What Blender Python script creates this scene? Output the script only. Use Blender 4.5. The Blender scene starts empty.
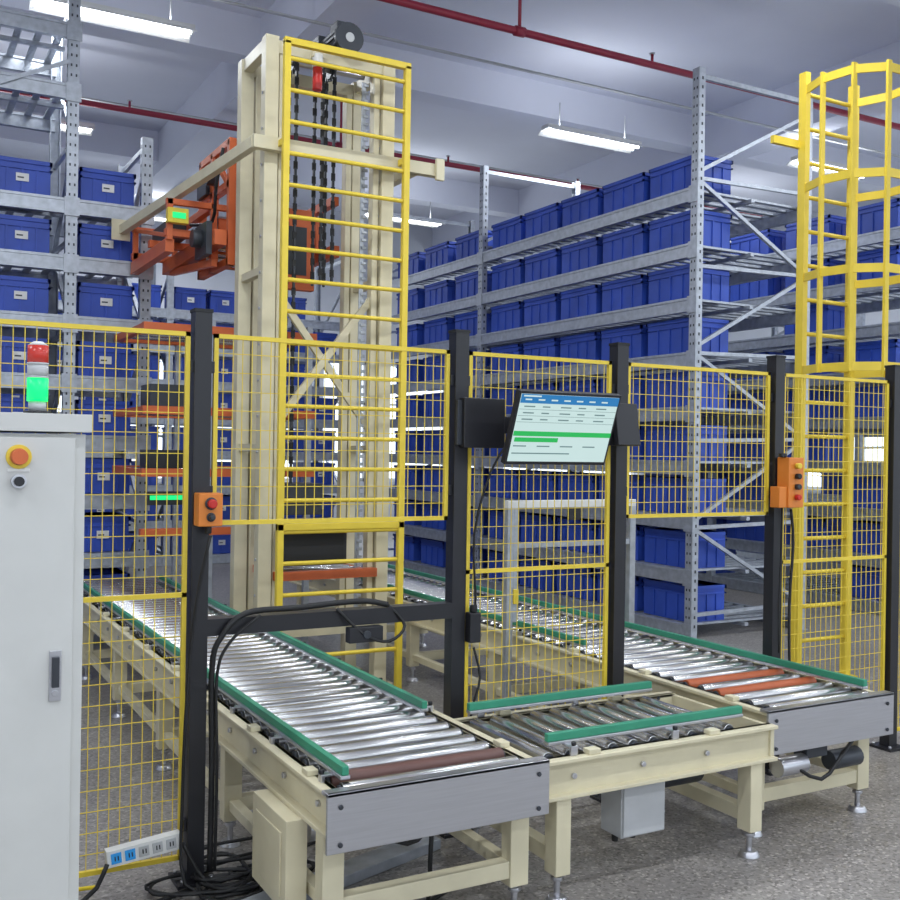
import bpy, math, random
from mathutils import Vector, Matrix
random.seed(7)
scene = bpy.context.scene

# ------------------------------------------------------------ materials
def mat(name, col, rough=0.5, metal=0.0, var=0.06, nscale=8.0, emit=None, es=0.0, bump=0.0, aniso=None):
    m = bpy.data.materials.new(name); m.use_nodes = True
    nt = m.node_tree; b = nt.nodes['Principled BSDF']
    b.inputs['Roughness'].default_value = rough
    b.inputs['Metallic'].default_value = metal
    tc = nt.nodes.new('ShaderNodeTexCoord')
    no = nt.nodes.new('ShaderNodeTexNoise'); no.inputs['Scale'].default_value = nscale
    no.inputs['Detail'].default_value = 4
    if aniso:
        mp = nt.nodes.new('ShaderNodeMapping'); mp.inputs['Scale'].default_value = aniso
        nt.links.new(tc.outputs['Object'], mp.inputs['Vector']); nt.links.new(mp.outputs['Vector'], no.inputs['Vector'])
    else:
        nt.links.new(tc.outputs['Object'], no.inputs['Vector'])
    cr = nt.nodes.new('ShaderNodeValToRGB')
    cr.color_ramp.elements[0].position = 0.3; cr.color_ramp.elements[1].position = 0.7
    cr.color_ramp.elements[0].color = (*[max(0, c*(1-var)) for c in col], 1)
    cr.color_ramp.elements[1].color = (*[min(1, c*(1+var)) for c in col], 1)
    nt.links.new(no.outputs['Fac'], cr.inputs['Fac']); nt.links.new(cr.outputs['Color'], b.inputs['Base Color'])
    if emit:
        b.inputs['Emission Color'].default_value = (*emit, 1); b.inputs['Emission Strength'].default_value = es
    if bump:
        bp = nt.nodes.new('ShaderNodeBump'); bp.inputs['Strength'].default_value = bump
        nt.links.new(no.outputs['Fac'], bp.inputs['Height']); nt.links.new(bp.outputs['Normal'], b.inputs['Normal'])
    return m

BEIGE = mat('beige_paint', (0.66, 0.60, 0.42), 0.45)
YEL = mat('yellow_paint', (0.78, 0.58, 0.05), 0.45)
BLK = mat('black_paint', (0.014, 0.014, 0.018), 0.4)
RUB = mat('black_rubber', (0.010, 0.010, 0.011), 0.6)
GALV = mat('galvanised_steel', (0.43, 0.46, 0.51), 0.45, 0.6, 0.14, 20)
STEEL = mat('brushed_steel', (0.54, 0.54, 0.57), 0.30, 0.88, 0.05, 6, aniso=(1, 30, 30))
CHROME = mat('roller_chrome', (0.52, 0.52, 0.52), 0.26, 0.97, 0.05)
GREEN = mat('green_guide_plastic', (0.035, 0.27, 0.16), 0.45)
ORG = mat('orange_paint', (0.62, 0.13, 0.035), 0.45)
ORR = mat('orange_rubber_roller', (0.48, 0.11, 0.035), 0.5)
BRR = mat('brown_rubber_roller', (0.13, 0.06, 0.05), 0.5)
BLUE = mat('blue_bin_plastic', (0.028, 0.078, 0.45), 0.48, 0, 0.16, 3)
WHT = mat('white_plastic', (0.75, 0.75, 0.73), 0.4)
CAB = mat('cabinet_grey_white', (0.60, 0.60, 0.575), 0.5, 0, 0.03)
RED = mat('red_plastic', (0.55, 0.02, 0.015), 0.35)
REDP = mat('red_pipe_paint', (0.36, 0.03, 0.06), 0.45)
OBOX = mat('orange_box_plastic', (0.72, 0.22, 0.03), 0.45)
GLOWG = mat('green_light', (0.0, 0.35, 0.08), 0.4, emit=(0.0, 1.0, 0.16), es=1.5)
GLOWD = mat('green_led', (0.0, 0.35, 0.12), 0.4, emit=(0.01, 0.9, 0.22), es=0.9)
REDL = mat('red_lens', (0.50, 0.04, 0.03), 0.25, emit=(0.8, 0.05, 0.03), es=0.1)
TUBE = mat('lamp_tube', (1, 1, 1), 0.4, emit=(0.92, 0.96, 1.0), es=9)
SCRW = mat('screen_white', (0.1, 0.1, 0.1), 0.25, emit=(0.60, 0.80, 0.78), es=0.85)
SCRB = mat('screen_blue', (0.01, 0.05, 0.1), 0.25, emit=(0.02, 0.20, 0.5), es=0.8)
SCRG = mat('screen_green', (0.01, 0.1, 0.03), 0.25, emit=(0.02, 0.50, 0.10), es=0.8)
SCRT = mat('screen_text', (0.02, 0.03, 0.03), 0.25, emit=(0.2, 0.35, 0.36), es=0.6)
DGREY = mat('dark_grey_metal', (0.045, 0.05, 0.06), 0.45, 0.3)
LGREY = mat('light_grey_plastic', (0.48, 0.49, 0.50), 0.45)
YC = mat('yellow_cable', (0.8, 0.6, 0.02), 0.5)
GC = mat('green_cable', (0.02, 0.3, 0.12), 0.5)
WALLM = mat('wall_paint', (0.66, 0.68, 0.73), 0.8, 0, 0.03, 2)
CEILM = mat('ceiling_paint', (0.74, 0.755, 0.84), 0.85, 0, 0.03, 1)
def floor_mat():
    m = mat('terrazzo_floor', (0.3, 0.3, 0.3), 0.36)
    nt = m.node_tree; b = nt.nodes['Principled BSDF']
    tc = nt.nodes.new('ShaderNodeTexCoord')
    v = nt.nodes.new('ShaderNodeTexVoronoi'); v.inputs['Scale'].default_value = 100
    r = nt.nodes.new('ShaderNodeValToRGB')
    e = r.color_ramp.elements
    e[0].position = 0.0; e[0].color = (0.14, 0.13, 0.12, 1)
    e[1].position = 1.0; e[1].color = (0.50, 0.465, 0.43, 1)
    x = r.color_ramp.elements.new(0.25); x.color = (0.25, 0.232, 0.218, 1)
    x = r.color_ramp.elements.new(0.85); x.color = (0.31, 0.29, 0.272, 1)
    n = nt.nodes.new('ShaderNodeTexNoise'); n.inputs['Scale'].default_value = 1.3; n.inputs['Detail'].default_value = 6
    r2 = nt.nodes.new('ShaderNodeValToRGB')
    r2.color_ramp.elements[0].color = (0.72, 0.72, 0.72, 1); r2.color_ramp.elements[1].color = (1.1, 1.1, 1.1, 1)
    mx = nt.nodes.new('ShaderNodeMix'); mx.data_type = 'RGBA'; mx.blend_type = 'MULTIPLY'; mx.inputs[0].default_value = 1
    sep = nt.nodes.new('ShaderNodeSeparateColor')
    L = nt.links.new
    L(tc.outputs['Object'], v.inputs['Vector']); L(tc.outputs['Object'], n.inputs['Vector'])
    L(v.outputs['Color'], sep.inputs[0]); L(sep.outputs[0], r.inputs['Fac'])
    L(n.outputs['Fac'], r2.inputs['Fac'])
    L(r.outputs['Color'], mx.inputs[6]); L(r2.outputs['Color'], mx.inputs[7])
    L(mx.outputs[2], b.inputs['Base Color'])
    return m
FLOORM = floor_mat()

# ------------------------------------------------------------ mesh builder
class B:
    def __init__(s, name):
        s.name = name; s.v = []; s.f = []; s.mi = []; s.sm = []; s.mats = []
    def _m(s, m):
        if m not in s.mats: s.mats.append(m)
        return s.mats.index(m)
    def quadbox(s, P, m):
        o = len(s.v); s.v += [tuple(p) for p in P]; k = s._m(m)
        for q in ((0,3,2,1),(4,5,6,7),(0,1,5,4),(1,2,6,5),(2,3,7,6),(3,0,4,7)):
            s.f.append(tuple(o+i for i in q)); s.mi.append(k); s.sm.append(False)
    def box(s, x0, x1, y0, y1, z0, z1, m):
        if x0 > x1: x0, x1 = x1, x0
        if y0 > y1: y0, y1 = y1, y0
        if z0 > z1: z0, z1 = z1, z0
        s.quadbox([(x0,y0,z0),(x1,y0,z0),(x1,y1,z0),(x0,y1,z0),(x0,y0,z1),(x1,y0,z1),(x1,y1,z1),(x0,y1,z1)], m)
    def beam(s, p, q, w, h, m):
        p = Vector(p); q = Vector(q); d = (q-p).normalized()
        up = Vector((0,0,1)) if abs(d.z) < 0.98 else Vector((0,1,0))
        a = d.cross(up).normalized()*(w/2); u = a.cross(d).normalized()*(h/2)
        s.quadbox([p-a-u, q-a-u, q+a-u, p+a-u, p-a+u, q-a+u, q+a+u, p+a+u], m)
    def cyl(s, p, q, r, m, n=12, r2=None, caps=True):
        p = Vector(p); q = Vector(q); d = (q-p).normalized()
        up = Vector((0,0,1)) if abs(d.z) < 0.9 else Vector((1,0,0))
        a = d.cross(up).normalized(); u = a.cross(d).normalized()
        r2 = r if r2 is None else r2
        o = len(s.v); k = s._m(m)
        for c, rr in ((p, r), (q, r2)):
            for i in range(n):
                t = 2*math.pi*i/n
                s.v.append(tuple(c + a*math.cos(t)*rr + u*math.sin(t)*rr))
        for i in range(n):
            j = (i+1) % n
            s.f.append((o+i, o+n+i, o+n+j, o+j)); s.mi.append(k); s.sm.append(True)
        if caps:
            s.f.append(tuple(o+i for i in range(n))); s.mi.append(k); s.sm.append(False)
            s.f.append(tuple(o+n+i for i in reversed(range(n)))); s.mi.append(k); s.sm.append(False)
    def sweep(s, pts, r, m, n=7, smooth=3):
        P = [Vector(p) for p in pts]
        if smooth > 1 and len(P) > 2:
            Q = []
            for i in range(len(P)-1):
                p0 = P[max(i-1,0)]; p1 = P[i]; p2 = P[i+1]; p3 = P[min(i+2,len(P)-1)]
                for k in range(smooth):
                    t = k/smooth
                    Q.append(0.5*((2*p1)+(p2-p0)*t+(2*p0-5*p1+4*p2-p3)*t*t+(3*p1-p0-3*p2+p3)*t**3))
            Q.append(P[-1]); P = Q
        o = len(s.v); k = s._m(m); a = None
        for i, p in enumerate(P):
            d = (P[min(i+1,len(P)-1)]-P[max(i-1,0)])
            d = d.normalized() if d.length > 1e-9 else Vector((1,0,0))
            if a is None:
                up = Vector((0,0,1)) if abs(d.z) < 0.9 else Vector((1,0,0)); a = d.cross(up).normalized()
            else:
                a = (a - d*a.dot(d)).normalized()
            u = a.cross(d)
            for j in range(n):
                t = 2*math.pi*j/n; s.v.append(tuple(p+a*math.cos(t)*r+u*math.sin(t)*r))
        for i in range(len(P)-1):
            for j in range(n):
                jj = (j+1) % n
                s.f.append((o+i*n+j, o+(i+1)*n+j, o+(i+1)*n+jj, o+i*n+jj)); s.mi.append(k); s.sm.append(True)
        s.f.append(tuple(o+j for j in range(n))); s.mi.append(k); s.sm.append(False)
        e = o+(len(P)-1)*n
        s.f.append(tuple(e+j for j in reversed(range(n)))); s.mi.append(k); s.sm.append(False)
    def done(s, bevel=0.0, loc=None, rot=None):
        me = bpy.data.meshes.new(s.name)
        me.from_pydata(s.v, [], s.f)
        for m in s.mats: me.materials.append(m)
        me.polygons.foreach_set('material_index', s.mi)
        me.polygons.foreach_set('use_smooth', s.sm)
        me.update()
        ob = bpy.data.objects.new(s.name, me); scene.collection.objects.link(ob)
        if bevel:
            md = ob.modifiers.new('Bevel', 'BEVEL'); md.width = bevel; md.segments = 2
            md.limit_method = 'ANGLE'; md.angle_limit = math.radians(60)
        if loc: ob.location = loc
        if rot: ob.rotation_euler = rot
        return ob

# ------------------------------------------------------------ camera
TH = math.radians(29.0); ROLL = 0.0157; CZ = 1.53
s_, c_ = math.sin(TH), math.cos(TH)
F = Vector((s_, c_, 0)); R0 = Vector((c_, -s_, 0)); U0 = Vector((0, 0, 1))
Rc = R0*math.cos(ROLL)+U0*math.sin(ROLL); Uc = U0*math.cos(ROLL)-R0*math.sin(ROLL)
cam = bpy.data.objects.new('camera', bpy.data.cameras.new('camera')); scene.collection.objects.link(cam)
M = Matrix((( Rc.x, Uc.x, -F.x, 0),( Rc.y, Uc.y, -F.y, 0),( Rc.z, Uc.z, -F.z, CZ),(0,0,0,1)))
cam.matrix_world = M
cam.data.sensor_width = 36; cam.data.lens = 36*1027/900; cam.data.clip_start = 0.05
scene.camera = cam

# ------------------------------------------------------------ room shell
XL, XR, YF, YB, ZC = -5.0, 15.0, -5.0, 18.0, 6.0
b = B('floor'); b.box(XL-.2, XR+.2, YF-.2, YB+.2, -0.2, 0, FLOORM); b.done()
b = B('ceiling'); b.box(XL-.2, XR+.2, YF-.2, YB+.2, ZC, ZC+0.2, CEILM); b.done()
for y in (-3, 1.5, 6.0, 10.5, 15.0):
    b = B('ceiling_beam'); b.box(XL, XR, y-.15, y+.15, 5.58, ZC, CEILM); b.done()
for x in (-2.5, 3.6, 9.7):
    b = B('ceiling_beam'); b.box(x-.2, x+.2, YF, YB, 5.42, ZC, CEILM); b.done()
def wall(name, axis, pos, a0, a1, wz0, wz1, thick, step):
    """wall with a window band"""
    b = B(name)
    def bx(p, q, z0, z1, m=WALLM):
        if axis == 'y': b.box(p, q, pos, pos+thick, z0, z1, m)
        else: b.box(pos, pos+thick, p, q, z0, z1, m)
    bx(a0, a1, 0, wz0); bx(a0, a1, wz1, ZC)
    n = int((a1-a0)/step); st = (a1-a0)/n
    for i in range(n+1):
        bx(max(a0, a0+i*st-.25), min(a1, a0+i*st+.25), wz0, wz1)
    b.done()
    w = B('window_'+name.split('_')[1])
    def wx(p, q, z0, z1, m=WHT):
        e = thick*.4
        if axis == 'y': w.box(p, q, pos+e, pos+e+thick*.2, z0, z1, m)
        else: w.box(pos+e, pos+e+thick*.2, p, q, z0, z1, m)
    for i in range(n):
        p = a0+i*st+.25; q = a0+(i+1)*st-.25
        wx(p, q, wz0, wz0+.06); wx(p, q, wz1-.06, wz1)
        k = 4
        for j in range(k+1):
            xx = p+(q-p)*j/k; wx(max(p,xx-.025), min(q,xx+.025), wz0, wz1)
        wx(p, q, (wz0*.35+wz1*.65)-.02, (wz0*.35+wz1*.65)+.02)
    w.done()
wall('wall_back', 'y', YB, XL, XR, 0.9, 3.2, .2, 3.6)
wall('wall_right', 'x', XR, YF, YB, 0.9, 3.2, .2, 3.6)
wall('wall_front', 'y', YF-.2, XL, XR, 0.9, 4.6, .2, 4.0)  # unseen wall behind the camera; tall window band added for soft frontal fill
b = B('wall_left'); b.box(XL-.2, XL, YF, YB, 0, ZC, WALLM); b.done()

# ------------------------------------------------------------ lamps
def lamp(x, y, z=5.05, L=1.3, power=50):
    b = B('fluorescent_lamp')
    b.box(-L/2, L/2, -.07, .07, .03, .075, WHT)
    for s in (-1, 1):
        b.quadbox([(-L/2,s*.14-.003,-.01),(L/2,s*.14-.003,-.01),(L/2,s*.14+.003,-.005),(-L/2,s*.14+.003,-.005),
                   (-L/2,s*.07-.003,.04),(L/2,s*.07-.003,.04),(L/2,s*.07+.003,.045),(-L/2,s*.07+.003,.045)], WHT)
    for dy in (-.05, .05): b.cyl((-L/2+.03, dy, .012), (L/2-.03, dy, .012), .016, TUBE, 8)
    for dx in (-L*.35, L*.35): b.cyl((dx, 0, .07), (dx, 0, 5.40-z), .006, LGREY, 6)
    o = b.done(loc=(x, y, z))
    for zz, e, sx in ((-.015, power, .16), (.09, power*.12, .10)):  # second, upward light is added above the housing to brighten the ceiling
        ld = bpy.data.lights.new('lamp_and_fill_light', 'AREA'); ld.shape = 'RECTANGLE'; ld.size = L; ld.size_y = sx
        ld.energy = e; ld.color = (0.90, 0.95, 1.0)
        lo = bpy.data.objects.new('lamp_and_fill_light', ld); scene.collection.objects.link(lo)
        lo.parent = o; lo.location = (0, 0, zz)
        if zz > 0: lo.rotation_euler = (math.pi, 0, 0)
for x, y in ((1.65, 8.82), (6.99, 9.4), (1.4, 12.1), (7.0, 14.2), (10.2, 8.8), (12.2, 12.5), (-2.2, 8.8), (3.5, 16.2)):
    lamp(x, y)
for x in (-2.6, 1.1, 4.8, 8.5, 12.2):
    for y in (-2.6, 1.0, 4.4): lamp(x, y)
for y in (8.82, 12.1):
    b = B('lamp_conduit')
    b.box(-4.9, 14.9, y-.02, y+.02, 5.405, 5.42, LGREY); b.done()
for y in (7.8, 11.9):
    b = B('sprinkler_pipe')
    b.cyl((-4.9, y, 5.3), (14.9, y, 5.3), .034, REDP, 12)
    for x in (-1.2, 4.97, 11.0):
        b.cyl((x, y, 5.3), (x, y, 5.97), .016, REDP, 8); b.cyl((x-.05, y, 5.3), (x+.05, y, 5.3), .045, REDP, 12)
    for x in (-2.7, .8, 2.4, 6.5, 8.6, 12.5):
        b.cyl((x, y, 5.3), (x, y, 5.40), .014, REDP, 8); b.cyl((x, y, 5.4), (x, y, 5.412), .03, STEEL, 10)
    b.done()

# ------------------------------------------------------------ conveyors
def conveyor(name, axis, u0, u1, v0, v1, zt, legs, guides=(), special={}, pitch=.095, plate=True):
    b = B(name)
    def bx(ua, ub, va, vb, z0, z1, m):
        if axis == 'y': b.box(va, vb, ua, ub, z0, z1, m)
        else: b.box(ua, ub, va, vb, z0, z1, m)
    def P(u, v, z): return (v, u, z) if axis == 'y' else (u, v, z)
    H = .135
    for v, sg in ((v0, 1), (v1, -1)):
        bx(u0, u1, v+sg*.03, v+sg*.05, zt-H, zt, BEIGE)
        bx(u0, u1, v, v+sg*.05, zt-.014, zt, BEIGE)
        bx(u0, u1, v, v+sg*.05, zt-H, zt-H+.014, BEIGE)
        u = u0+.15
        while u < u1-.1:
            b.cyl(P(u, v+sg*.03, zt-H*.5), P(u, v+sg*.018, zt-H*.5), .011, STEEL, 6); u += .3
        u = u0+.2
        while u < u1-.2:
            bx(u, u+.05, v+sg*.008, v+sg*.045, zt, zt+.018, BEIGE); u += .55
        u = u0+.07
        while u < u1-.06:
            b.cyl(P(u, v+sg*.051, zt-.012), P(u, v+sg*.056, zt-.012), .009, DGREY, 6); u += pitch
    n = int((u1-u0-.1)/pitch)
    for i in range(n):
        u = u0+.07+i*pitch
        m = CHROME; r = .0245
        if i in special: m = special[i]; r = .027
        b.cyl(P(u, v0+.066, zt-.012), P(u, v1-.066, zt-.012), r, m, 16)
        for va, vb in ((v0+.056, v0+.066), (v1-.066, v1-.056)):
            b.cyl(P(u, va, zt-.012), P(u, vb, zt-.012), .019, DGREY, 8)
    bx(u0+.05, u1-.05, v0+.06, v0+.11, zt-.10, zt-.055, DGREY)
    for u in legs:
        for v in (v0+.045, v1-.045):
            bx(u-.03, u+.03, v-.035, v+.035, .1, zt-H, BEIGE)
            b.cyl(P(u, v, .02), P(u, v, .1), .011, STEEL, 8)
            b.cyl(P(u, v, .075), P(u, v, .09), .022, STEEL, 6)
            b.cyl(P(u, v, 0.0), P(u, v, .022), .042, STEEL, 14, r2=.03)
        bx(u-.025, u+.025, v0+.08, v1-.08, .13, .185, BEIGE)
        bx(u-.02, u+.02, v0+.05, v1-.05, zt-H+.0, zt-H+.03, BEIGE)
    if plate:
        bx(u0-.012, u0, v0-.012, v1+.012, zt-.165, zt+.012, STEEL)
        bx(u0-.012, u0+.035, v0-.012, v1+.012, zt+.0, zt+.012, STEEL)
        for v in (v0+.03, v1-.03):
            for z in (zt-.14, zt-.03): b.cyl(P(u0-.012, v, z), P(u0-.018, v, z), .008, DGREY, 8)
    for (v, ua, ub, zz) in guides:
        bx(ua, ub, v-.011, v+.011, zz-.006, zz+.022, GREEN)
        bx(ua, ub, v-.016, v+.016, zz-.018, zz-.006, STEEL)
        u = ua+.08
        sg = -1 if v < (v0+v1)/2 else 1
        edge = v0+.03 if sg < 0 else v1-.03
        while u < ub:
            bx(u-.015, u+.015, min(v, edge), max(v, edge), zz-.024, zz-.016, STEEL)
            bx(u-.015, u+.015, edge-.006, edge+.006, zt, zz-.016, STEEL)
            b.cyl(P(u, edge, zz-.016), P(u, edge, zz-.002), .009, BLK, 8); u += .45
    return b, bx, P

b, bx, P = conveyor('roller_conveyor', 'y', 2.76, 8.0, 1.15, 1.90, .52, (2.86, 3.85, 4.9, 5.95, 7.0, 7.9),
    guides=((1.225, 2.82, 7.6, .56), (1.805, 3.42, 7.6, .56)), special={1: BRR})
b.box(1.10, 1.17, 2.98, 3.30, .10, .385, BEIGE)
b.box(1.095, 1.10, 3.02, 3.26, .14, .34, BEIGE)
b.cyl((1.35, 3.2, .27), (1.62, 3.2, .27), .06, DGREY, 16)
b.cyl((1.25, 3.2, .27), (1.35, 3.2, .27), .045, STEEL, 16)
b.box(1.43, 1.53, 3.14, 3.26, .32, .385, DGREY)
for x in (1.20, 1.84): b.box(x-.02, x+.02, 2.89, 7.85, .14, .18, BEIGE)
b.sweep([(1.3,2.95,.36),(1.5,2.95,.26),(1.62,2.98,.3),(1.8,2.95,.36)], .008, RUB)
b.sweep([(1.62,3.0,.36),(1.6,2.98,.1),(1.65,3.05,.012),(1.9,3.2,.012)], .008, RUB)
b.done(bevel=.0025)

b, bx, P = conveyor('roller_conveyor', 'x', 1.93, 3.02, 2.82, 3.45, .495, (2.03, 2.92),
    guides=((2.90, 2.0, 2.9, .545), (3.38, 1.97, 2.86, .545)), pitch=.092, plate=False)
b.box(1.93, 1.955, 2.84, 3.43, .37, .49, BEIGE); b.box(3.0, 3.02, 2.84, 3.43, .37, .49, BEIGE)
b.box(2.06, 2.89, 3.385, 3.425, .14, .18, BEIGE)
b.cyl((2.62, 3.1, .28), (2.86, 3.1, .28), .055, DGREY, 16); b.box(2.68, 2.78, 3.05, 3.15, .33, .365, DGREY)
b.done(bevel=.0025)

b, bx, P = conveyor('roller_conveyor', 'y', 2.90, 8.3, 3.05, 3.76, .52, (3.02, 3.95, 5.0, 6.05, 7.1, 8.1),
    guides=((3.67, 2.95, 8.0, .56), (3.13, 4.2, 8.0, .56)), special={3: ORR, 5: ORR})
for x in (3.10, 3.71): b.box(x-.02, x+.02, 3.05, 8.05, .14, .18, BEIGE)
b.cyl((3.25, 3.3, .27), (3.5, 3.3, .27), .06, DGREY, 16); b.cyl((3.5, 3.3, .27), (3.6, 3.3, .27), .045, STEEL, 16)
b.cyl((3.45, 2.95, .27), (3.62, 2.95, .27), .04, DGREY, 14); b.cyl((3.15, 2.95, .28), (3.3, 2.95, .28), .04, STEEL, 14)
b.sweep([(3.2,2.93,.3),(3.35,2.9,.22),(3.5,2.92,.3),(3.66,3.0,.32)], .008, RUB)
b.box(3.3, 3.42, 2.93, 3.0, .30, .355, DGREY)
b.done(bevel=.0025)

b = B('junction_box')
b.box(2.33, 2.53, 2.90, 3.02, .15, .355, LGREY); b.box(2.335, 2.525, 2.892, 2.90, .155, .35, LGREY)
b.cyl((2.35, 2.96, .15), (2.35, 2.96, .12), .012, RUB, 8); b.cyl((2.43, 2.96, .15), (2.43, 2.96, .12), .012, RUB, 8)
b.done(bevel=.004)

b = B('sensor_portal_frame')
for x in (2.99, 3.83):
    b.box(x-.02, x+.02, 4.70, 4.74, 0.01, 1.22, GALV); b.box(x-.05, x+.05, 4.66, 4.78, 0, .012, GALV)
b.box(2.97, 3.85, 4.70, 4.74, 1.22, 1.26, WHT); b.box(3.01, 3.81, 4.705, 4.735, 1.0, 1.03, GALV)
b.box(3.01, 3.04, 4.70, 4.74, .6, 1.22, GALV)
b.box(3.36, 3.44, 4.68, 4.70, 1.15, 1.22, BLK)
b.box(3.01,3.04,4.69,4.75,.7,.78,YEL)
b.done(bevel=.002)

# ------------------------------------------------------------ fence
FY = 3.6
posts = [-0.28, 0.985, 2.03, 2.84, 3.80, 4.66, 5.6, 6.6]
b = B('safety_fence')
for x in posts:
    b.box(x-.03, x+.03, FY-.03, FY+.03, .01, 2.0, BLK)
    b.box(x-.033, x+.033, FY-.033, FY+.033, 2.0, 2.012, RUB)
    b.box(x-.07, x+.07, FY-.07, FY+.07, 0, .012, BLK)
    for dx in (-.05, .05):
        for dy in (-.05, .05): b.cyl((x+dx, FY+dy, .012), (x+dx, FY+dy, .024), .008, STEEL, 6)
def panel(x0, x1, z0, z1, mids=()):
    t = .016; y = FY
    for xx in (x0+t/2, x1-t/2): b.box(xx-t/2, xx+t/2, y-t/2, y+t/2, z0, z1, YEL)
    for z in (z0, z1-t): b.box(x0, x1, y-t/2, y+t/2, z, z+t, YEL)
    for z in mids: b.box(x0, x1, y-t/2, y+t/2, z, z+t, YEL)
    n = round((x1-x0)/.036); w = .00135
    for i in range(1, n):
        x = x0+(x1-x0)*i/n; b.box(x-w, x+w, y-w, y+w, z0, z1, YEL)
    n = round((z1-z0)/.07)
    for i in range(1, n):
        z = z0+(z1-z0)*i/n; b.box(x0, x1, y-3*w, y-w, z-w, z+w, YEL)
    for z in (z0+.12, z1-.12):
        for xx in (x0-.02, x1): b.box(xx, xx+.02, y-.015, y+.015, z-.02, z+.02, BLK)
panel(-.24, .945, .08, 1.93, (1.0,))
panel(1.03, 1.985, 1.25, 1.93)
panel(2.075, 2.795, .08, 1.93, (1.03,))
panel(2.885, 3.755, 1.24, 1.93)
panel(3.845, 4.615, .08, 1.93, (1.0,))
panel(4.705, 5.555, .08, 1.93, (1.0,))
panel(5.645, 6.555, .08, 1.93, (1.0,))
b.box(1.015, 2.0, FY-.03, FY+.03, .86, .92, BLK)
b.done()

# ------------------------------------------------------------ monitor
b = B('monitor')
W, H = .485, .30
b.box(-W/2, W/2, -.005, .022, -H/2, H/2, BLK); b.box(-W*.3, W*.3, .022, .045, -H*.3, H*.3, BLK)
b.box(-W/2+.01, W/2-.01, -.008, -.005, -H/2+.014, H/2-.01, SCRW)
b.box(-W/2+.01, W/2-.01, -.010, -.008, H/2-.046, H/2-.01, SCRB)
for i in range(7): b.box(-W/2+.03+i*.06, -W/2+.06+i*.06, -.0115, -.010, H/2-.034, H/2-.028, SCRW)
b.box(-W/2+.02, -W/2+.10, -.0115, -.010, H/2-.020, H/2-.014, SCRW)
b.box(-W/2+.01, W/2-.01, -.010, -.008, -.03, -.010, SCRG)
b.box(-W/2+.02, -.02, -.010, -.008, -.054, -.036, SCRG)
for z in (.088, .062, .036):
    for k in range(5): b.box(-.21+k*.085, -.16+k*.085-(k%2)*.015, -.0095, -.008, z, z+.005, SCRT)
b.box(-W/2+.012, W/2-.012, -.0093, -.008, .078, .0795, SCRT); b.box(-W/2+.012, W/2-.012, -.0093, -.008, .052, .0535, SCRT)
b.box(-W/2+.012, W/2-.012, -.0093, -.008, .026, .0275, SCRT)
for k in range(4): b.box(-W/2+.02+k*.11, -W/2+.08+k*.11, -.0095, -.008, -.074, -.069, SCRT)
b.box(-W/2+.02, 0.05, -.0095, -.008, -.104, -.099, SCRT)
b.box(-.03, .03, .045, .17, -.03, .03, BLK)
b.done(bevel=.002, loc=(2.355, 3.33, 1.62), rot=(0.36, 0, 0))
b = B('monitor_bracket')
b.box(2.02, 2.21, FY-.07, FY-.035, 1.54, 1.74, BLK); b.box(2.62, 2.84, FY-.07, FY-.035, 1.56, 1.72, BLK)
b.box(2.06, 2.82, FY-.06, FY-.04, 1.60, 1.67, BLK)
b.box(2.0, 2.06, FY-.05, FY-.031, 1.55, 1.73, DGREY)
b.beam((2.80, FY-.12, 1.56), (2.80, FY-.09, 1.74), .12, .03, BLK)
b.done(bevel=.003)

# ------------------------------------------------------------ push button boxes
b = B('push_button_box')
x, z = 1.0, 1.31
b.box(x-.0425, x+.0425, FY-.10, FY-.035, z-.0575, z+.0575, OBOX)
for zz, m, r in ((.022, RED, .016), (-.025, DGREY, .010)):
    b.cyl((x, FY-.10, z+zz), (x, FY-.108, z+zz), r+.006, DGREY, 16); b.cyl((x, FY-.108, z+zz), (x, FY-.13, z+zz), r, m, 16)
b.cyl((x, FY-.07, z-.057), (x, FY-.07, z-.085), .012, RUB, 10)
b.done(bevel=.005)
b = B('push_button_box')
x = 3.83
b.box(x-.05, x+.05, FY-.11, FY-.035, 1.28, 1.52, OBOX); b.box(x-.10, x-.05, FY-.10, FY-.04, 1.28, 1.38, OBOX)
for zz, m in ((1.48, YEL), (1.43, BLK), (1.38, DGREY), (1.33, RED)):
    b.cyl((x, FY-.11, zz), (x, FY-.135, zz), .014, m, 14)
b.cyl((x-.05, FY-.07, 1.52), (x-.05, FY-.07, 1.54), .02, BLK, 12)
b.done(bevel=.004)

# ------------------------------------------------------------ control cabinet
b = B('control_cabinet')
cx0, cx1, cy0, cy1 = -.28, .455, 2.73, 3.13
b.box(cx0, cx1, cy0, cy1, .08, 1.555, CAB); b.box(cx0+.01, cx1-.01, cy0+.01, cy1-.01, 0, .08, DGREY)
b.box(cx0-.012, cx1+.012, cy0-.02, cy1+.01, 1.56, 1.605, CAB)
b.box(cx0+.025, cx1-.028, cy0-.018, cy0, .11, 1.545, CAB)
b.box(cx0+.05, .245, cy0-.021, cy0-.018, 1.22, 1.37, BLK)
b.box(.373, .402, cy0-.024, cy0-.018, .89, 1.015, STEEL); b.box(.379, .396, cy0-.034, cy0-.024, .925, 1.0, DGREY)
b.cyl((.387, cy0-.018, .91), (.387, cy0-.03, .91), .008, STEEL, 10)
b.cyl((.296, cy0-.018, 1.497), (.296, cy0-.022, 1.497), .03, YEL, 20)
b.cyl((.296, cy0-.022, 1.497), (.296, cy0-.05, 1.497), .021, ORG, 20, r2=.019)
b.cyl((.296, cy0-.018, 1.437), (.296, cy0-.03, 1.437), .018, STEEL, 16); b.cyl((.296, cy0-.03, 1.437), (.296, cy0-.045, 1.437), .012, BLK, 12)
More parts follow.
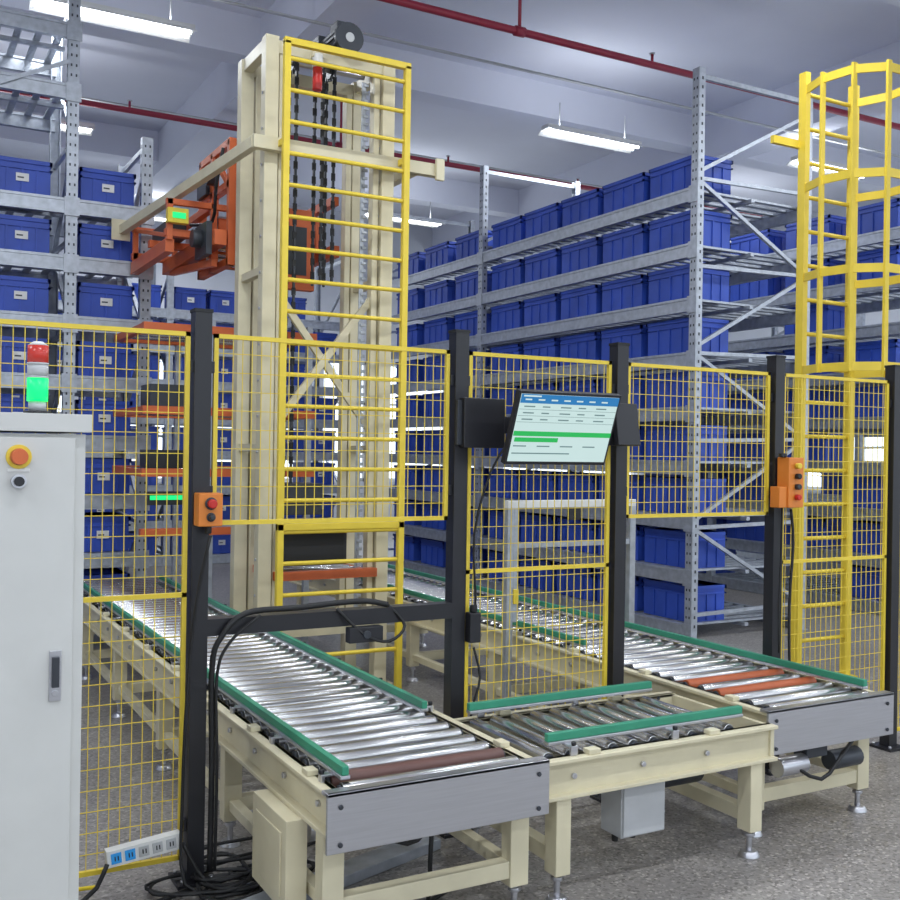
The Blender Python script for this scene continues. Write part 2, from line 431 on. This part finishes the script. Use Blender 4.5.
b.box(.27, .322, cy0-.02, cy0-.018, 1.46, 1.468, WHT)
for i in range(8): b.box(0.0, .2, cy0-.02, cy0-.018, .3+i*.02, .307+i*.02, DGREY)
b.done(bevel=.004)
b = B('signal_tower_light')
X, Y = .355, 2.86
b.cyl((X,Y,1.605),(X,Y,1.615),.034,BLK,20); b.cyl((X,Y,1.615),(X,Y,1.64),.022,LGREY,20)
b.cyl((X,Y,1.64),(X,Y,1.70),.026,GLOWG,20); b.cyl((X,Y,1.70),(X,Y,1.705),.027,LGREY,20)
b.cyl((X,Y,1.705),(X,Y,1.735),.026,LGREY,20); b.cyl((X,Y,1.735),(X,Y,1.74),.027,LGREY,20)
b.cyl((X,Y,1.74),(X,Y,1.785),.026,REDL,20); b.cyl((X,Y,1.785),(X,Y,1.795),.026,WHT,20,r2=.012)
b.done()

# ------------------------------------------------------------ storage bins & racks
def bin_(b, x0, x1, y0, y1, z, h, side):
    t = .008
    b.box(x0+.012, x0+.012+t, y0+.012, y1-.012, z, z+h, BLUE); b.box(x1-.012-t, x1-.012, y0+.012, y1-.012, z, z+h, BLUE)
    b.box(x0+.02, x1-.02, y0+.012, y0+.012+t, z, z+h, BLUE); b.box(x0+.02, x1-.02, y1-.012-t, y1-.012, z, z+h, BLUE)
    b.box(x0+.02, x1-.02, y0+.02, y1-.02, z, z+.01, BLUE)
    for zz, hh in ((z+h-.03, .03), (z+h-.075, .012)):
        b.box(x0, x0+.02, y0, y1, zz, zz+hh, BLUE); b.box(x1-.02, x1, y0, y1, zz, zz+hh, BLUE)
        b.box(x0, x1, y0, y0+.02, zz, zz+hh, BLUE); b.box(x0, x1, y1-.02, y1, zz, zz+hh, BLUE)
    for k in (.25, .5, .75):
        yy = y0+(y1-y0)*k; b.box(x0+.002, x0+.012, yy-.008, yy+.008, z+.01, z+h-.07, BLUE)
        xx = x0+(x1-x0)*k; b.box(xx-.008, xx+.008, y0+.002, y0+.012, z+.01, z+h-.07, BLUE)
    if side == 'y':
        b.box((x0+x1)/2-.045, (x0+x1)/2+.045, y0-.002, y0+.004, z+h*.38, z+h*.6, WHT)
        b.box((x0+x1)/2-.035, (x0+x1)/2+.01, y0-.003, y0-.002, z+h*.46, z+h*.5, DGREY)
def rack(axis, a_list, b0, b1, levels, ztop, fill=1.0, rows=1, binw=.62, bh=.30, skipfirst=False, binlevels=None, face_brace=False, holes=False, p2=.0):
    r = B('storage_rack'); bn = B('storage_bins')
    def P(a, bb, z): return (a, bb, z) if axis == 'x' else (bb, a, z)
    def bx(o, a0, a1, c0, c1, z0, z1, m):
        if axis == 'x': o.box(a0, a1, c0, c1, z0, z1, m)
        else: o.box(c0, c1, a0, a1, z0, z1, m)
    for ai, a in enumerate(a_list):
        if ai == 0 and skipfirst: continue
        for bb in (b0, b1):
            bx(r, a-.042, a-.034, bb-.03, bb+.03, 0, ztop, GALV); bx(r, a+.034, a+.042, bb-.03, bb+.03, 0, ztop, GALV)
            if bb == b0: bx(r, a-.04, a+.04, bb-.036, bb-.028, 0, ztop, GALV)
            else: bx(r, a-.04, a+.04, bb+.028, bb+.036, 0, ztop, GALV)
            bx(r, a-.06, a+.06, bb-.05, bb+.05, 0, .008, GALV)
        if holes:
            z = .1
            while z < ztop-.05:
                for da in (-.018, .018): bx(r, a+da-.006, a+da+.006, b0-.038, b0-.0355, z, z+.02, DGREY)
                bx(r, a-.0435, a-.0415, b0-.008, b0+.008, z, z+.025, DGREY)
                z += .075
        z = .2; k = 0
        while z+.75 < ztop:
            r.beam(P(a, b0, z), P(a, b1, z+.03), .03, .03, GALV)
            p, q = (b0, b1) if k % 2 else (b1, b0)
            r.beam(P(a+.01, p, z+.05), P(a+.01, q, z+.72), .03, .03, GALV); z += .72; k += 1
        r.beam(P(a, b0, ztop-.06), P(a, b1, ztop-.06), .03, .04, GALV)
    a0, a1 = a_list[0], a_list[-1]
    if skipfirst: a0 += .045
    for L in levels:
        for bb in (b0-.015, b1+.015):
            bx(r, a0, a1, bb-.022, bb+.022, L-.10, L-.021, GALV); bx(r, a0, a1, bb-.028, bb+.028, L-.02, L, GALV)
            bx(r, a0, a1, bb-.026, bb+.026, L-.115, L-.101, GALV)
        mid = (b0+b1)/2
        bx(r, a0, a1, mid-.02, mid+.02, L-.05, L-.02, GALV)
        a = a0+.06
        while a < a1-.06:
            bx(r, a, a+.05, b0+.015, b1-.015, L-.018, L, GALV); a += .145
        for i in range(len(a_list)):
            if i == 0 and skipfirst: continue
            a = a_list[i]; bx(r, a-.055, a+.055, b0-.048, b0-.040, L-.13, L+.01, GALV)
        if binlevels is not None and L not in binlevels: continue
        w = binw
        for i in range(len(a_list)-1):
            p, q = a_list[i]+.05, a_list[i+1]-.05
            n = max(1, int((q-p)/w)); g = (q-p)/n
            dep = (.42 if axis == 'y' else .60)
            for j in range(n):
                for rr in range(rows):
                    if rr and random.random() > p2: continue
                    if random.random() > fill: continue
                    c0 = b0+.05+rr*(dep+.02)
                    if c0+dep > b1: continue
                    m0 = p+j*g+(g-w+.02)/2
                    if axis == 'x': bin_(bn, m0, m0+w-.02, c0, c0+dep, L+.001, bh, 'y')
                    else: bin_(bn, c0, c0+dep, m0, m0+w-.02, L+.001, bh, 'x')
    if face_brace:
        for z0 in face_brace:
            r.beam(P(a_list[-2]+.04, b0-.055, z0), P(a_list[-1]-.04, b0-.055, z0+.9), .012, .03, GALV)
    r.done()
    if bn.v: bn.done()
LV = [.12, .57, 1.02, 1.47, 1.92, 2.37, 2.82, 3.27, 3.73]
rack('y', [6.42, 9.86, 12.3], 5.85, 7.1, LV, 4.7, rows=1, holes=True)
rack('y', [6.42, 9.0, 11.6], 8.5, 9.7, LV, 4.3, rows=1, fill=.66)
rack('y', [6.42, 9.0, 11.6], 11.0, 12.2, LV[:7], 3.6, rows=1, fill=.5)
LL = [.25, .70, 1.15, 1.60, 2.05, 2.50, 2.95, 3.38]
rack('x', [1.235, 1.79], 8.2, 9.1, LL, 3.93, binw=.44, bh=.27, skipfirst=True, holes=True)
rack('x', [-2.4, -0.6, 1.235], 8.2, 9.1, LL+[4.24, 4.70], 4.92, binw=.44, bh=.27, fill=.95, binlevels=LL, holes=True, face_brace=(3.5,))
rack('x', [-2.0, 0.6, 3.2, 5.6], 13.2, 14.2, LV[:8], 4.2, binw=.44, bh=.30, fill=.92)

# ------------------------------------------------------------ vertical lift (hoist tower)
b = B('vertical_lift_tower')
ZT = 4.05
def col(x, y, w=.085, m=BEIGE, zt=ZT):
    b.box(x-w/2, x+w/2, y-w/2, y+w/2, .012, zt, m); b.box(x-w*.9, x+w*.9, y-w*.9, y+w*.9, 0, .015, BEIGE)
for x in (2.06, 2.85):
    for y in (6.07, 6.55): col(x, y)
    sx = .075 if x < 2.5 else -.075
    b.box(x+sx-.02, x+sx+.02, 6.05, 6.12, .3, 3.95, BEIGE); b.box(x+sx-.02, x+sx+.02, 6.5, 6.57, .3, 3.95, BEIGE)
    b.box(x-.03, x+.03, 6.11, 6.51, 3.97, 4.05, BEIGE)
    for z in (.35, 1.5, 2.6): b.box(x-.025, x+.025, 6.11, 6.51, z, z+.05, BEIGE)
    for i in range(16): b.cyl((x-.0425, 6.07, .4+i*.22), (x-.05, 6.07, .4+i*.22), .01, STEEL, 6)
for y in (6.07, 6.55):
    b.box(2.10, 2.81, y-.03, y+.03, 3.95, 4.03, BEIGE); b.box(2.10, 2.81, y-.03, y+.03, .35, .42, BEIGE)
b.beam((2.10, 6.12, 2.55), (2.81, 6.12, 1.62), .03, .045, BEIGE); b.beam((2.81, 6.10, 2.55), (2.10, 6.10, 1.62), .03, .045, BEIGE)
b.box(1.93, 3.22, 5.965, 6.025, 3.33, 3.41, BEIGE)
b.beam((1.95, 6.0, 3.37), (1.60, 8.14, 3.18), .05, .07, BEIGE)
b.box(1.52, 1.66, 8.13, 8.145, 3.10, 3.26, BEIGE)
b.box(3.16, 3.22, 5.94, 5.965, 3.3, 3.44, BEIGE)
b.box(3.0, 3.06, 6.0, 6.6, 3.33, 3.41, BEIGE)
b.cyl((2.15, 6.32, 4.02), (2.8, 6.32, 4.02), .022, STEEL, 12)
for x in (2.22, 2.3, 2.48, 2.56):
    b.cyl((x-.012, 6.32, 4.02), (x+.012, 6.32, 4.02), .06, DGREY, 18)
    for k in range(12):
        t = k*math.pi/6; b.box(x-.008, x+.008, 6.32+math.cos(t)*.066-.008, 6.32+math.cos(t)*.066+.008, 4.02+math.sin(t)*.066-.008, 4.02+math.sin(t)*.066+.008, DGREY)
mx_, mz_ = 2.54, 4.11
b.cyl((mx_, 5.99, mz_), (mx_, 6.26, mz_), .085, DGREY, 24); b.cyl((mx_, 5.96, mz_), (mx_, 5.99, mz_), .095, DGREY, 24)
b.cyl((mx_, 5.955, mz_), (mx_, 5.96, mz_), .03, LGREY, 16)
for k in range(14):
    t = k*2*math.pi/14; cx, cz = mx_+math.cos(t)*.09, mz_+math.sin(t)*.09
    b.beam((cx, 6.0, cz), (cx, 6.24, cz), .006, .02, DGREY)
b.box(mx_-.1, mx_+.1, 6.24, 6.40, 4.03, 4.20, DGREY); b.box(mx_-.05, mx_+.05, 6.05, 6.17, 4.19, 4.24, DGREY)
b.box(mx_-.22, mx_-.1, 6.26, 6.38, 4.05, 4.16, DGREY)
b.cyl((2.35, 6.02, 3.98), (2.35, 6.02, 3.9), .035, WHT, 16); b.cyl((2.35, 6.02, 3.9), (2.35, 6.02, 3.76), .03, RED, 16); b.box(2.31, 2.39, 6.0, 6.1, 3.96, 4.0, BEIGE)
for x in (2.22, 2.3, 2.48, 2.56):
    for y in (6.25, 6.39):
        z = 1.2 if x < 2.4 else 2.6
        k = 0
        while z < 4.0:
            if k % 2: b.box(x-.014, x+.014, y-.005, y+.005, z, z+.05, RUB)
            else: b.box(x-.007, x+.007, y-.011, y+.011, z, z+.05, DGREY)
            z += .045; k += 1
b.box(2.69, 2.72, 6.1, 6.11, .5, 3.9, GALV)
for i in range(68): b.box(2.70, 2.735, 6.09, 6.1, .52+i*.05, .54+i*.05, GALV)
b.box(2.14, 2.58, 5.98, 6.03, .80, 1.03, BLK); b.box(2.16, 2.56, 5.975, 5.98, .82, 1.01, RUB)
b.box(2.12, 2.80, 5.99, 6.05, .71, .765, ORG); b.box(2.14, 2.18, 6.05, 6.5, .71, .76, ORG); b.box(2.70, 2.74, 6.05, 6.5, .71, .76, ORG)
for i in range(4): b.cyl((2.18, 6.12+i*.1, .75), (2.70, 6.12+i*.1, .75), .018, CHROME, 8)
b.box(2.2, 2.5, 6.2, 6.45, 1.1, 1.3, DGREY)
tower = b.done(bevel=.003)

b = B('lift_carriage')
z = 2.86
b.box(1.90, 1.98, 6.66, 8.1, z, z+.10, ORG)
b.box(1.66, 1.72, 7.0, 8.1, z-.02, z+.07, ORG)
b.box(2.72, 2.78, 6.65, 8.1, z, z+.08, ORG)
for y in (7.03, 7.5, 8.07): b.box(1.66, 2.78, y-.03, y+.03, z+.09, z+.14, ORG)
b.box(1.96, 2.01, 7.0, 8.1, z+.30, z+.35, ORG); b.box(2.72, 2.77, 6.65, 8.1, z+.36, z+.42, ORG)
for y in (7.0, 8.07): b.box(1.66, 2.78, y-.02, y+.02, z+.30, z+.34, ORG)
for x in (1.685, 1.985, 2.75):
    for y in (7.0, 8.06): b.box(x-.02, x+.02, y-.02, y+.02, z+.06, z+.34, ORG)
for y in (6.72, 7.12, 7.42): b.box(2.0, 2.05, y-.025, y+.025, z-.12, z+.72, ORG)
for zz in (z-.12, z+.40, z+.68): b.box(2.0, 2.05, 6.7, 7.44, zz, zz+.05, ORG)
b.beam((2.02, 6.75, z+.42), (2.02, 7.1, z+.68), .03, .035, ORG)
b.beam((2.02, 7.1, z+.42), (2.02, 7.4, z+.68), .03, .035, ORG)
b.box(1.97, 2.0, 7.15, 7.38, z+.44, z+.62, DGREY); b.cyl((1.93, 7.0, z+.52), (2.0, 7.0, z+.52), .055, DGREY, 16)
b.box(1.86, 1.90, 6.72, 7.0, z-.06, z+.16, DGREY); b.cyl((1.80, 6.86, z+.06), (1.86, 6.86, z+.06), .06, DGREY, 16)
b.box(1.74, 1.88, 7.3, 7.75, z+.14, z+.26, DGREY)
b.sweep([(1.96,6.7,z+.65),(1.93,6.75,z+.4),(1.95,6.9,z+.2),(1.88,7.2,z+.22)], .012, RUB)
b.beam((1.94, 6.8, z-.10), (1.94, 7.95, z), .04, .05, ORG)
b.beam((1.69, 7.05, z+.10), (1.69, 8.05, z+.31), .02, .03, ORG)
for i in range(5): b.cyl((1.98, 7.1+i*.2, z+.10), (2.72, 7.1+i*.2, z+.10), .022, CHROME, 10)
b.box(2.04, 2.68, 7.08, 7.95, z+.15, z+.28, GALV); b.box(2.04, 2.68, 7.05, 7.08, z+.16, z+.26, ORG)
for x in (2.08, 2.64):
    for y in (7.15, 7.85): b.cyl((x-.03, y, z+.16), (x+.03, y, z+.16), .035, RUB, 12)
b.box(2.12, 2.6, 6.66, 6.72, z-.25, z+.3, ORG); b.box(2.18, 2.54, 6.655, 6.66, z-.15, z+.18, DGREY)
b.box(1.66, 1.80, 6.94, 7.0, z+.17, z+.27, YEL); b.box(1.69, 1.78, 6.933, 6.94, z+.20, z+.24, GLOWD)
car = b.done(bevel=.003); car.parent = tower

b = B('transfer_station')
for zz in (1.32, 1.74, 2.3):
    b.box(1.52, 2.75, 6.97, 7.03, zz, zz+.055, ORG); b.box(1.52, 2.75, 7.9, 7.96, zz, zz+.055, ORG)
    b.box(1.52, 1.57, 7.03, 7.9, zz, zz+.05, ORG); b.box(2.70, 2.75, 7.03, 7.9, zz, zz+.05, ORG)
    for i in range(4): b.cyl((1.57, 7.15+i*.2, zz+.03), (2.7, 7.15+i*.2, zz+.03), .02, CHROME, 8)
b.box(1.52, 2.75, 6.97, 7.03, .92, .97, ORG)
for x in (1.99, 2.70):
    for y in (7.0, 7.93): b.box(x-.02, x+.02, y-.02, y+.02, 0, 2.4, GALV)
b.box(1.56, 2.0, 6.96, 7.02, 1.13, 1.22, BLK); b.box(1.575, 1.83, 6.955, 6.96, 1.165, 1.195, GLOWD)
b.box(1.60, 1.85, 7.1, 7.4, 1.375, 1.5, BLK); b.box(1.6, 1.9, 7.1, 7.4, 1.80, 1.95, DGREY)
b.done()

# ------------------------------------------------------------ yellow ladder
b = B('access_ladder')
ly = 5.88
for x in (2.10, 2.905):
    b.box(x-.02, x+.02, ly-.02, ly+.02, 0, 3.97, YEL)
for i in range(20):
    z = .26+i*.19
    b.cyl((2.12, ly, z), (2.885, ly, z), .0135, YEL, 10)
b.box(2.08, 2.925, ly-.02, ly+.02, 3.95, 3.99, YEL)
b.box(2.08, 2.925, ly-.02, ly+.02, 1.03, 1.07, YEL)
for z in (3.37, .5):
    for x in (2.10, 2.905): b.box(x-.02, x+.02, ly+.02, ly+.08, z-.02, z+.02, YEL)
b.done(bevel=.003)

# ------------------------------------------------------------ caged ladder (faceted flat-bar cage)
b = B('caged_ladder')
gy = 4.9; xa, xb = 5.40, 5.88
for x in (xa, xb):
    b.box(x-.022, x+.022, gy-.03, gy+.03, 0, 4.1, YEL); b.box(x-.06, x+.06, gy-.06, gy+.06, 0, .01, YEL)
z = .28
while z < 4.05: b.cyl((xa, gy, z), (xb, gy, z), .014, YEL, 10); z += .23
cage = [(xa, gy), (xa-.08, gy-.22), (xa-.05, gy-.44), (xa+.10, gy-.58), (xb-.10, gy-.58), (xb+.05, gy-.44), (xb+.08, gy-.22), (xb, gy)]
for z in (2.10, 2.72, 3.32, 3.98):
    for p, q in zip(cage[:-1], cage[1:]): b.beam((p[0], p[1], z), (q[0], q[1], z), .012, .055, YEL)
for p in cage[1:-1]:
    b.box(p[0]-.018, p[0]+.018, p[1]-.012, p[1]+.006, 2.07, 4.02, YEL)
b.box(xa-.26, xa, gy+.02, gy+.05, 3.60, 3.65, YEL)
b.done()

# ------------------------------------------------------------ power strip, cables, duct
b = B('power_strip')
L = .25
b.box(0, L, -.02, .02, -.028, .028, WHT)
for i in range(5):
    x = .03+i*.046; b.box(x-.017, x+.017, -.023, -.02, -.018, .018, LGREY if i > 1 else SCRB)
    b.box(x-.006, x-.002, -.025, -.023, -.008, .008, BLK); b.box(x+.004, x+.008, -.025, -.023, -.008, .008, BLK)
b.done(bevel=.004, loc=(.68, FY-.035, .14), rot=(0, -.10, 0))
b = B('cable_duct')
b.quadbox([(1.0,3.15,0),(1.9,3.45,0),(1.87,3.55,0),(.97,3.25,0),(1.0,3.15,.04),(1.9,3.45,.04),(1.87,3.55,.04),(.97,3.25,.04)], GALV)
b.done(bevel=.003)
b = B('power_cables')
for k in range(7):
    cx, cy = 1.14+random.uniform(-.12, .18), 3.62+random.uniform(-.14, .12)
    pts = []
    ph = random.uniform(0, 6.28); rx = random.uniform(.10, .22); ry = random.uniform(.06, .14)
    for i in range(15):
        t = ph+i*.85; q = 1+.3*math.sin(i*1.7+k)
        pts.append((cx+math.cos(t)*rx*q, cy-.05+math.sin(t)*ry*q, .01+k*.005+.004*math.sin(i)))
    b.sweep(pts, .006, RUB, 6, 4)
b.sweep([(.93,3.54,.16),(1.0,3.5,.03),(1.08,3.45,.02),(1.2,3.5,.02)], .007, RUB)
b.sweep([(.68,3.54,.13),(.6,3.52,.03),(.3,3.45,.01),(-.2,3.3,.01)], .008, RUB)
b.sweep([(.95,3.5,.012),(.6,3.36,.012),(.2,3.3,.012),(-.3,3.4,.012)], .009, RUB)
b.sweep([(1.05,3.42,.012),(.8,3.3,.012),(.5,3.28,.012),(.2,3.25,.012)], .008, RUB)
b.sweep([(1.0,3.4,.01),(.7,3.25,.01),(.3,3.22,.01),(-.2,3.15,.01)], .007, GC)
b.sweep([(.66,3.64,.02),(.4,3.7,.01),(.1,3.75,.01),(-.3,3.72,.01)], .007, YC)
b.sweep([(1.03,3.55,.04),(1.035,3.56,.4),(1.03,3.56,.75),(1.06,3.55,.86),(1.15,3.56,.935),(1.35,3.58,.94),(1.6,3.58,.95),(1.72,3.58,.93)], .011, RUB, 8, 5)
b.sweep([(1.045,3.54,.04),(1.05,3.55,.4),(1.045,3.55,.72),(1.09,3.545,.84),(1.2,3.55,.925)], .006, RUB, 8, 5)
b.sweep([(1.72,3.58,.93),(1.78,3.55,.85),(1.7,3.52,.80),(1.6,3.53,.83),(1.5,3.56,.93)], .006, RUB, 7, 4)
b.sweep([(1.0,3.5,1.22),(.965,3.53,1.0),(.94,3.54,.7),(.93,3.55,.3),(.93,3.5,.03),(1.05,3.42,.02)], .006, RUB)
b.sweep([(3.84,3.53,1.27),(3.87,3.54,1.1),(3.85,3.54,.8),(3.87,3.545,.4),(3.86,3.5,.02)], .007, RUB)
b.sweep([(3.78,3.53,1.28),(3.79,3.54,1.1),(3.78,3.54,.8),(3.79,3.545,.58)], .005, RUB)
b.sweep([(2.25,3.52,1.6),(2.13,3.5,1.45),(2.08,3.54,1.2),(2.09,3.54,.95),(2.09,3.55,.9)], .005, RUB)
b.sweep([(2.09,3.55,.74),(2.11,3.53,.62),(2.07,3.52,.5),(2.05,3.53,.3),(2.1,3.54,.02)], .005, RUB)
b.done()
b = B('cable_coupling_box')
b.box(2.065, 2.115, 3.535, 3.58, .76, .88, BLK); b.cyl((2.09, 3.555, .88), (2.09, 3.555, .91), .015, RUB, 10)
b.done(bevel=.004)
b = B('photo_sensor')
b.box(1.54, 1.68, 3.53, 3.57, .80, .858, BLK); b.cyl((1.61, 3.53, .83), (1.61, 3.52, .83), .016, DGREY, 14)
b.done(bevel=.003)

# ------------------------------------------------------------ world
w = bpy.data.worlds.new('world'); scene.world = w; w.use_nodes = True
bg = w.node_tree.nodes['Background']; bg.inputs['Color'].default_value = (0.80, 0.90, 1.0, 1); bg.inputs['Strength'].default_value = 2.0
scene.view_settings.view_transform = 'Standard'
scene.view_settings.look = 'None'
scene.view_settings.exposure = 0.0
